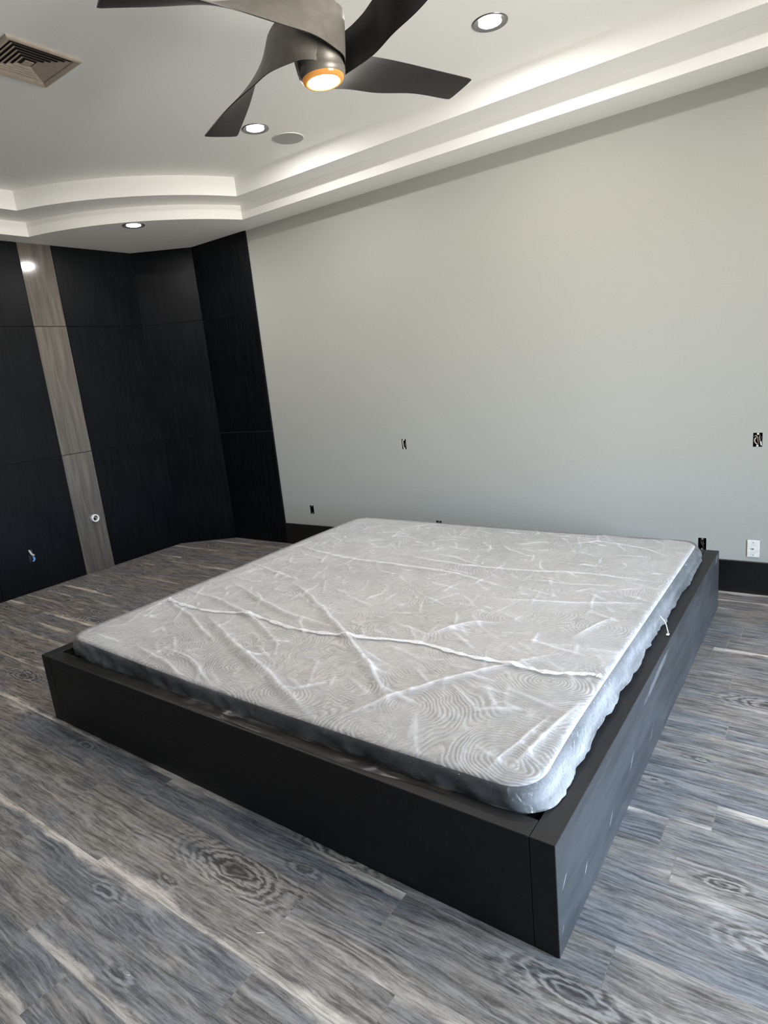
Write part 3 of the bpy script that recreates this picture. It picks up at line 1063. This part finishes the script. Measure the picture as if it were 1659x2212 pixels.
# ---- plastic bag round the mattress
FOLDS = {
    'F1': ([(-1.18, -2.461), (-0.77, -2.605), (-0.393, -2.763)], 0.013, 0.016), 'F2': ([(-0.708, -2.546), (-0.233, -2.759), (0.047, -2.855), (0.418, -3.001)], 0.022, 0.022),
    'F3': ([(-1.217, -2.294), (-0.574, -2.424), (-0.061, -2.663)], 0.015, 0.018), 'F4': ([(-1.041, -2.099), (-0.376, -2.346), (0.025, -2.404)], 0.015, 0.018),
    'F5': ([(-0.644, -1.958), (-0.271, -2.172), (0.193, -2.474), (0.53, -2.72), (0.672, -2.842)], 0.016, 0.022), 'F6': ([(-0.763, -2.94), (-0.467, -2.991), (-0.155, -3.06)], 0.011, 0.015),
    'F7': ([(-0.599, -2.897), (-0.373, -2.924), (-0.115, -3.02)], 0.011, 0.014), 'F8': ([(-1.199, -1.778), (-0.675, -1.925)], 0.012, 0.02),
    'F9': ([(1.29, -2.573), (1.231, -2.968)], 0.013, 0.02), 'F10': ([(1.228, -2.69), (1.168, -3.0)], 0.009, 0.012),
    'F11': ([(0.519, -2.292), (0.625, -2.138), (0.759, -2.054)], 0.013, 0.012), 'F12': ([(0.331, -0.869), (0.482, -0.76)], 0.012, 0.014),
    'F13': ([(1.189, -1.828), (1.106, -2.073)], 0.010, 0.014), 'F14': ([(1.28, -1.60), (0.95, -1.72), (0.6, -1.80)], 0.010, 0.02),
    'F15': ([(1.27, -1.30), (0.9, -1.28), (0.3, -1.36), (-0.3, -1.30)], 0.008, 0.03), 'F16': ([(-1.15, -1.35), (-0.6, -1.48), (0.1, -1.50), (0.6, -1.62)], 0.008, 0.03),
    'F17': ([(1.1, -2.25), (0.8, -2.62), (0.55, -2.98)], 0.008, 0.02), 'F18': ([(0.6, -0.62), (1.0, -0.72), (1.24, -0.86)], 0.008, 0.016)}
NF = 430
u, v = np.meshgrid(np.linspace(-1, 1, NF + 1), np.linspace(-1, 1, NF + 1))
x, y = rr_map(u.ravel(), v.ravel(), MA - 0.012, MBH - 0.012, 0.085)
X, Y = skew(x + MX, y + MY), y + MY
H = np.zeros_like(X); FO = np.zeros_like(X)
jx = X + 0.016 * value_noise(X, Y, 9, 1); jy = Y + 0.016 * value_noise(X, Y, 9, 2)
for pts, amp, wd in FOLDS.values():
    P = spline([(*p, 0) for p in pts], 5)
    best = np.full_like(X, 9.0); tt = np.zeros_like(X)
    for i in range(len(P) - 1):
        d, t = seg_dist(jx, jy, P[i][:2], P[i + 1][:2])
        m_ = d < best
        tt[m_] = (i + t[m_]) / (len(P) - 1); best = np.minimum(best, d)
    fade = np.sin(PI * np.clip(tt, 0.04, 0.96)) ** 0.6
    H += amp * fade * np.exp(-(best / wd) ** 2)
    FO += 0.85 * fade * np.exp(-(best / (0.35 * wd)) ** 2)
# many small crinkles
for k in range(460):
    cx, cy = rng.uniform(-1.22, 1.3), rng.uniform(-3.0, -0.52)
    a = rng.normal(-0.5, 0.7); L_ = rng.uniform(0.03, 0.16)
    p, q = (cx - L_ * math.cos(a), cy - L_ * math.sin(a)), (cx + L_ * math.cos(a), cy + L_ * math.sin(a))
    sel = (np.abs(X - cx) < L_ + 0.06) & (np.abs(Y - cy) < L_ + 0.06)
    d, t = seg_dist(jx[sel], jy[sel], p, q)
    g_ = np.exp(-(d / 0.009) ** 2) * np.sin(PI * np.clip(t, 0.02, 0.98))
    H[sel] += rng.uniform(0.001, 0.0045) * g_
    FO[sel] += rng.uniform(0.08, 0.55) * g_
edge = np.minimum(MA - np.abs(X - MX), MBH - np.abs(Y - MY))
ef = np.clip(edge / 0.08, 0, 1)
H += 0.004 * (value_noise(X, Y, 3.2, 3) + 0.5) + 0.003 * np.abs(value_noise(X, Y, 12, 4))
Zf = top_z(X, Y) + 0.005 + H * (0.35 + 0.65 * ef)
V = [np.stack([X - MX, Y - MY, Zf - 0.235], 1)]
F = [grid_faces(NF)]
loose_sheen = 0.15 + 0.22 * np.clip((0.35 - X) / 1.4, 0, 1) + 0.22 * (value_noise(X, Y, 2.2, 21) + 0.1)  # looser film plus ceiling lamp sheen painted in, whiter towards the left
loose_sheen = loose_sheen * (0.35 + 0.65 * np.clip((1.30 - X) / 0.10, 0, 1))
fo = [np.clip(FO + loose_sheen, 0, 1)]
bid = boundary_ids(NF)
bx, by = x[bid], y[bid]
tx, ty = np.roll(bx, -1) - np.roll(bx, 1), np.roll(by, -1) - np.roll(by, 1)
tl = np.hypot(tx, ty); onx, ony = ty / tl, -tx / tl
arcl = np.cumsum(np.hypot(np.roll(bx, -1) - bx, np.roll(by, -1) - by))
right = np.clip(onx, 0, 1) ** 2
front = np.clip(-ony, 0, 1) ** 2
left = np.clip(-onx, 0, 1) ** 2
prev = bid; base = (NF + 1) ** 2; nb = len(bid)
ztop = Zf[bid]
prof = [(0.010, 0.003), (0.018, 0.011), (0.022, 0.022), (0.025, 0.034), (0.027, 0.046), (0.030, 0.058), (0.032, 0.070), (0.033, 0.080), (0.031, 0.090)]
for k, (o_, dz) in enumerate(prof):
    t = k / (len(prof) - 1)
    ripple = value_noise(arcl - 0.8 * dz, dz * 2.0 + arcl * 0, 14, 5) * 0.016 + value_noise(arcl + 1.5 * dz, dz * 3.0, 38, 6) * 0.007
    off = o_ + 0.016 * right * t + ripple * (0.25 + t) * 0.8 + 0.004 * front
    off = np.maximum(off, 0.026 * min(1, (k + 1) / 3))
    xs, ys = bx + onx * off, by + ony * off
    Xs, Ys = skew(xs + MX, ys + MY), ys + MY
    zz = ztop - dz * (1 + 0.10 * value_noise(arcl, dz * 0, 7, 8) + 0.05 * right)
    zz = np.maximum(zz, BH + 0.004)
    V.append(np.stack([Xs - MX, Ys - MY, zz - 0.235], 1))
    cur = np.arange(base, base + nb); base += nb
    F.append(np.stack([prev, cur, np.roll(cur, -1), np.roll(prev, -1)], 1))
    rid = np.clip(ripple * 70, 0, 1) ** 2
    dg = value_noise(arcl * 1.0 - dz * 6.5, arcl * 0.0 + 3.3, 9, 41) + 0.5
    lf = np.clip((0.5 - Xs) / 1.4, 0.15, 1)
    fo.append(np.clip(0.03 + 0.42 * front * lf * dg ** 1.5 + 0.46 * right * min(1, (k + 0.5) / 3.5) * np.clip(1.25 - (Ys + 2.6) / 1.5, 0.25, 1) * (0.75 + 0.9 * value_noise(arcl, dz * 9, 6, 31)) + 0.30 * left + 0.22 * rid, 0, 1))  # window reflection painted as haze on the right side, fading to the far end
    prev = cur
bag = to_mesh('plastic_bag', np.concatenate(V), np.concatenate(F), [M_FILM], mat_root)
at = bag.data.attributes.new('fold_sheen', 'FLOAT', 'POINT')
at.data.foreach_set('value', np.concatenate(fo).astype(np.float32))

# heat-sealed seam across the bag
SEAM = [(-1.19, -2.45), (-1.113, -2.474), (-0.817, -2.493), (-0.494, -2.447), (-0.117, -2.492), (0.213, -2.454), (0.515, -2.392), (0.758, -2.416), (0.963, -2.412), (1.135, -2.416), (1.27, -2.36), (1.318, -2.37)]
P = np.array(spline([(*p, 0) for p in SEAM], 16))[:, :2]


def bag_z(px, py):
    d = (X - px) ** 2 + (Y - py) ** 2
    i = np.argmin(d)
    return Zf[i]


V, F = [], []
for i, (px, py) in enumerate(P):
    t = P[min(i + 1, len(P) - 1)] - P[max(i - 1, 0)]
    t /= np.linalg.norm(t)
    n_ = np.array([-t[1], t[0]])
    wd = 0.011 + 0.006 * math.sin(i * 0.9) * math.sin(i * 0.37)
    z0 = bag_z(px, py)
    for j, (s, h) in enumerate(((-1, 0.0015), (-0.4, 0.004 + 0.002 * math.sin(i * 1.3)), (0.3, 0.005), (1, 0.002 + 0.0015 * math.sin(i * 0.8)))):
        q = np.array([px, py]) + n_ * s * wd
        V.append((q[0] - MX, q[1] - MY, z0 + h - 0.235))
    if i:
        for j in range(3):
            a = (i - 1) * 4 + j
            F.append((a, a + 4, a + 5, a + 1))
seam = mesh('bag_seam', V, F, M_FILM, mat_root, True)
at = seam.data.attributes.new('fold_sheen', 'FLOAT', 'POINT')
at.data.foreach_set('value', np.full(len(V), 1.3, np.float32))

# loose film lying over the foot rail
nx_, ny_ = 260, 22
V, F, fo = [], [], []
for i in range(nx_ + 1):
    s = i / nx_
    xx = -1.30 + s * 2.36
    reach = 0.064 * sm(0, 0.05, s) * (1 - 0.5 * sm(0.82, 1.0, s)) + 0.004
    for j in range(ny_ + 1):
        q = j / ny_
        yy = BY0 + BT - 0.001 + 0.005 - reach * q
        wv_ = math.sin(xx * 34 + q * 2.6 + 1.5 * math.sin(xx * 7)) * math.sin(xx * 9.3 + 1)
        zz = BH + 0.0025 + 0.010 * (1 - q) ** 1.5 + 0.0035 * (1 - 0.6 * q) * (wv_ + 1) * 0.7 + 0.0010 * math.sin(q * 6 + xx * 3)
        for qc, xa, xb in ((0.80, -0.02, 0.30), (0.70, 0.06, 0.36)):     # two sharp pleats near the rail edge
            if xa < xx < xb: zz += 0.0045 * math.exp(-((q - qc) / 0.09) ** 2) * math.sin(PI * (xx - xa) / (xb - xa))
        V.append((xx - MX, yy - MY, zz - 0.235))
        fo.append(0.0)
    if i:
        for j in range(ny_):
            a = (i - 1) * (ny_ + 1) + j
            F.append((a, a + 1, a + ny_ + 2, a + ny_ + 1))
flap = mesh('loose_film', V, F, None, mat_root, True)
t_ = NT('thin_clear_film')
tr = t_.n('ShaderNodeBsdfTransparent'); tr.inputs[0].default_value = (0.9, 0.9, 0.9, 1)
gl = t_.n('ShaderNodeBsdfGlossy'); gl.inputs['Roughness'].default_value = 0.20
fr = t_.n('ShaderNodeFresnel'); fr.inputs[0].default_value = 1.18
di = t_.n('ShaderNodeBsdfDiffuse'); di.inputs[0].default_value = (0.8, 0.8, 0.8, 1)
ma = t_.n('ShaderNodeMixShader'); ma.inputs[0].default_value = 0.006
t_.t.links.new(tr.outputs[0], ma.inputs[1]); t_.t.links.new(di.outputs[0], ma.inputs[2])
mz = t_.n('ShaderNodeMixShader')
t_.t.links.new(fr.outputs[0], mz.inputs[0]); t_.t.links.new(ma.outputs[0], mz.inputs[1]); t_.t.links.new(gl.outputs[0], mz.inputs[2])
flap.data.materials.append(t_.end(mz.outputs[0]))

# ================================================================== ELECTRICAL THINGS


def wall_box(hole, label, mat, wires=(), tabs=True):
    """open box set into the back wall; hole = (x0, x1, z0, z1)"""
    x0, x1, z0, z1 = hole
    cx, cz = (x0 + x1) / 2, (z0 + z1) / 2
    r = empty('electrical_box', (cx, 0, cz), label, 'electrical box', 'open electrical boxes in the walls')
    a, b, d = (x1 - x0) / 2 - 0.001, (z1 - z0) / 2 - 0.001, 0.058
    v = [(-a, 0.002, -b), (a, 0.002, -b), (a, 0.002, b), (-a, 0.002, b), (-a, d, -b), (a, d, -b), (a, d, b), (-a, d, b)]
    mesh('box_body', v, [(0, 4, 5, 1), (1, 5, 6, 2), (2, 6, 7, 3), (3, 7, 4, 0), (4, 7, 6, 5)], mat, r)
    if tabs:
        for s in (1, -1):
            MB().lathe([(0.0001, 0.001), (0.0065, 0.001), (0.0065, 0.006)], 12, (0.001 * s, 0, s * (b - 0.006)), 'y').out('screw_tab', M_SCREW if mat is M_BOXPL else M_GYP, r)
    for pts, rad, m in wires:
        MB().tube(spline(pts, 6), rad, 8).out('wire', m, r, True)
    return r


wall_box(BOX_HOLES[0], 'open electrical box with cables, in the wall above the bed head left of centre', M_DARK,
         [([(-0.014, 0.01, 0.04), (-0.012, 0.004, 0.01), (-0.010, 0.006, -0.035)], 0.005, M_TAN), ([(0.004, 0.03, 0.035), (0.008, 0.01, -0.005), (0.002, 0.02, -0.035)], 0.004, M_WIREK)])
wall_box(BOX_HOLES[1], 'open electrical box with coiled cables, high on the wall above the white wall plate', M_DARK,
         [([(-0.020, 0.012, 0.02), (-0.012, 0.004, 0.027), (-0.004, 0.005, 0.018), (0.0, 0.015, 0.0), (0.004, 0.02, -0.025)], 0.003, M_TAN),
          ([(-0.010, 0.012, 0.016), (-0.017, 0.004, 0.0), (-0.013, 0.003, -0.018), (-0.002, 0.006, -0.028)], 0.0038, M_TAN),
          ([(-0.008, 0.02, 0.012), (0.0, 0.008, -0.006), (0.006, 0.012, -0.03)], 0.003, M_WIREK),
          ([(0.012, 0.015, 0.032), (0.007, 0.006, 0.012), (0.012, 0.008, -0.008), (0.017, 0.02, 0.02)], 0.0035, M_WIREK),
          ([(0.016, 0.006, -0.010), (0.017, 0.004, -0.022), (0.020, 0.006, -0.036)], 0.0048, M_WIREW)])
wall_box(BOX_HOLES[2], 'open black electrical box low on the wall near the black corner', M_BOXPL)
wall_box(BOX_HOLES[3], 'open black electrical box behind the far right corner of the bed', M_BOXPL,
         [([(-0.012, 0.02, 0.03), (-0.004, -0.006, 0.012), (0.006, -0.012, -0.006), (0.010, 0.01, -0.03)], 0.004, M_WIREBK),
          ([(0.010, 0.02, 0.028), (0.004, -0.004, 0.016), (0.012, -0.006, 0.0)], 0.003, M_WIREBK)])
wall_box(BOX_HOLES[4], 'open black electrical box just showing above the far edge of the mattress', M_BOXPL)

# box behind the panel on the left wall
yb, zb = (LBOX[0] + LBOX[1]) / 2, (LBOX[2] + LBOX[3]) / 2
r = empty('electrical_box', (XL, yb, zb), 'open electrical box with white and blue wires, low in the black panel at left', 'electrical box', 'open electrical boxes in the walls')
a, b = (LBOX[1] - LBOX[0]) / 2 - 0.001, (LBOX[3] - LBOX[2]) / 2 - 0.001
v = [(-0.001, -a, -b), (-0.001, a, -b), (-0.001, a, b), (-0.001, -a, b), (-0.0172, -a, -b), (-0.0172, a, -b), (-0.0172, a, b), (-0.0172, -a, b)]
mesh('box_body', v, [(0, 1, 5, 4), (1, 2, 6, 5), (2, 3, 7, 6), (3, 0, 4, 7), (4, 5, 6, 7)], M_BOXPL, r)
MB().tube(spline([(-0.004, -0.012, 0.052), (0.020, -0.016, 0.045), (0.028, -0.010, 0.020), (0.022, 0.004, 0.006), (0.012, 0.014, 0.006)], 6), 0.0085, 8).out('wire', M_WIREW, r, True)
MB().tube(spline([(-0.006, 0.004, 0.02), (0.010, 0.006, 0.006), (0.016, 0.012, 0.012)], 6), 0.008, 8).out('wire', M_WIREW, r, True)
MB().tube(spline([(-0.006, 0.012, -0.012), (0.006, 0.008, -0.026), (0.014, 0.006, -0.042), (0.010, -0.006, -0.052)], 6), 0.0075, 8).out('wire', M_WIREB, r, True)
MB().tube(spline([(-0.006, 0.018, -0.014), (0.006, 0.018, -0.026), (0.012, 0.014, -0.044)], 6), 0.006, 8).out('wire', M_WIREB, r, True)

# pipe stub in the wood strip
r = empty('pipe_stub', (XL, -1.325, 0.528), 'short white pipe stub ending in the grey brown wood strip', 'pipe')
auto_smooth(MB().lathe([(0.026, 0.0005), (0.026, 0.030), (0.028, 0.032), (0.035, 0.032), (0.037, 0.030), (0.037, 0.0005)], 32, axis='x').out('ring', M_WHITE, r), 50)
MB().lathe([(0.0001, 0.004), (0.026, 0.004)], 24, axis='x').out('bore_shade', M_DARK, r)  # dark disc painted as the shade inside the pipe
MB().tube(spline([(0.004, -0.014, 0.004), (0.020, -0.004, 0.012), (0.022, 0.010, 0.002), (0.010, 0.006, -0.012)], 5), 0.003, 6).out('wire', M_WIREW, r, True)

# white wall plate with a coax jack
r = empty('wall_plate', (1.562, 0, 0.305), 'white wall plate with a small round jack, right of the bed', 'wall plate')
MB().bbox(-0.035, 0.035, -0.006, -0.0003, -0.057, 0.057, 0.0022).out('plate', M_WHITE, r)
for zz in (0.042, -0.042):
    MB().lathe([(0.0001, -0.0072), (0.003, -0.007), (0.0036, -0.006)], 12, (0, 0, zz), 'y').out('screw', M_SCREW, r)
auto_smooth(MB().lathe([(0.0001, -0.008), (0.0026, -0.008), (0.0026, -0.013), (0.0044, -0.013), (0.0046, -0.006)], 14, (0, 0, 0), 'y').out('coax_jack', M_SCREW, r), 40)
MB().lathe([(0.0001, -0.0068), (0.0024, -0.0068), (0.0027, -0.006)], 10, (-0.014, 0, 0.001), 'y').out('phone_jack', M_SCREW, r)

# tie with a small tag hanging from the bag over the right rail
px, py = 1.384, -1.66
r = empty('hanging_tie', (px, py, BH + 0.004), 'thin white tie with a small tag hanging off the bag onto the right rail', 'tie')
MB().tube(spline([(-0.030, 0.012, 0.075), (-0.006, 0.004, 0.050), (0.004, 0.0, 0.018), (0.008, -0.004, 0.006)], 6), 0.0022, 6).out('cord', M_WHITE, r, True)
MB().bbox(0.002, 0.014, -0.022, -0.002, 0.0, 0.0035, 0.001).out('tag', M_GYP, r)

# small pale chips lying on the planks
for i, (cx, cy, a, ln_, lab) in enumerate(((0.592, -3.495, 0.6, 0.012, 'tiny pale wood sliver on the planks near the bed foot'),
                                           (0.35, -3.80, 0.4, 0.006, 'tiny white chip on the bluish plank at lower left'))):
    o = MB().bbox(-ln_, ln_, -0.0012, 0.0012, 0.0, 0.002, 0.0006).out('debris_chip', M_GYP, loc=(cx, cy, 0.0))
    o.rotation_euler = (0, 0, a)
    tag(o, lab, 'chip')

print('planks in view', nplank)
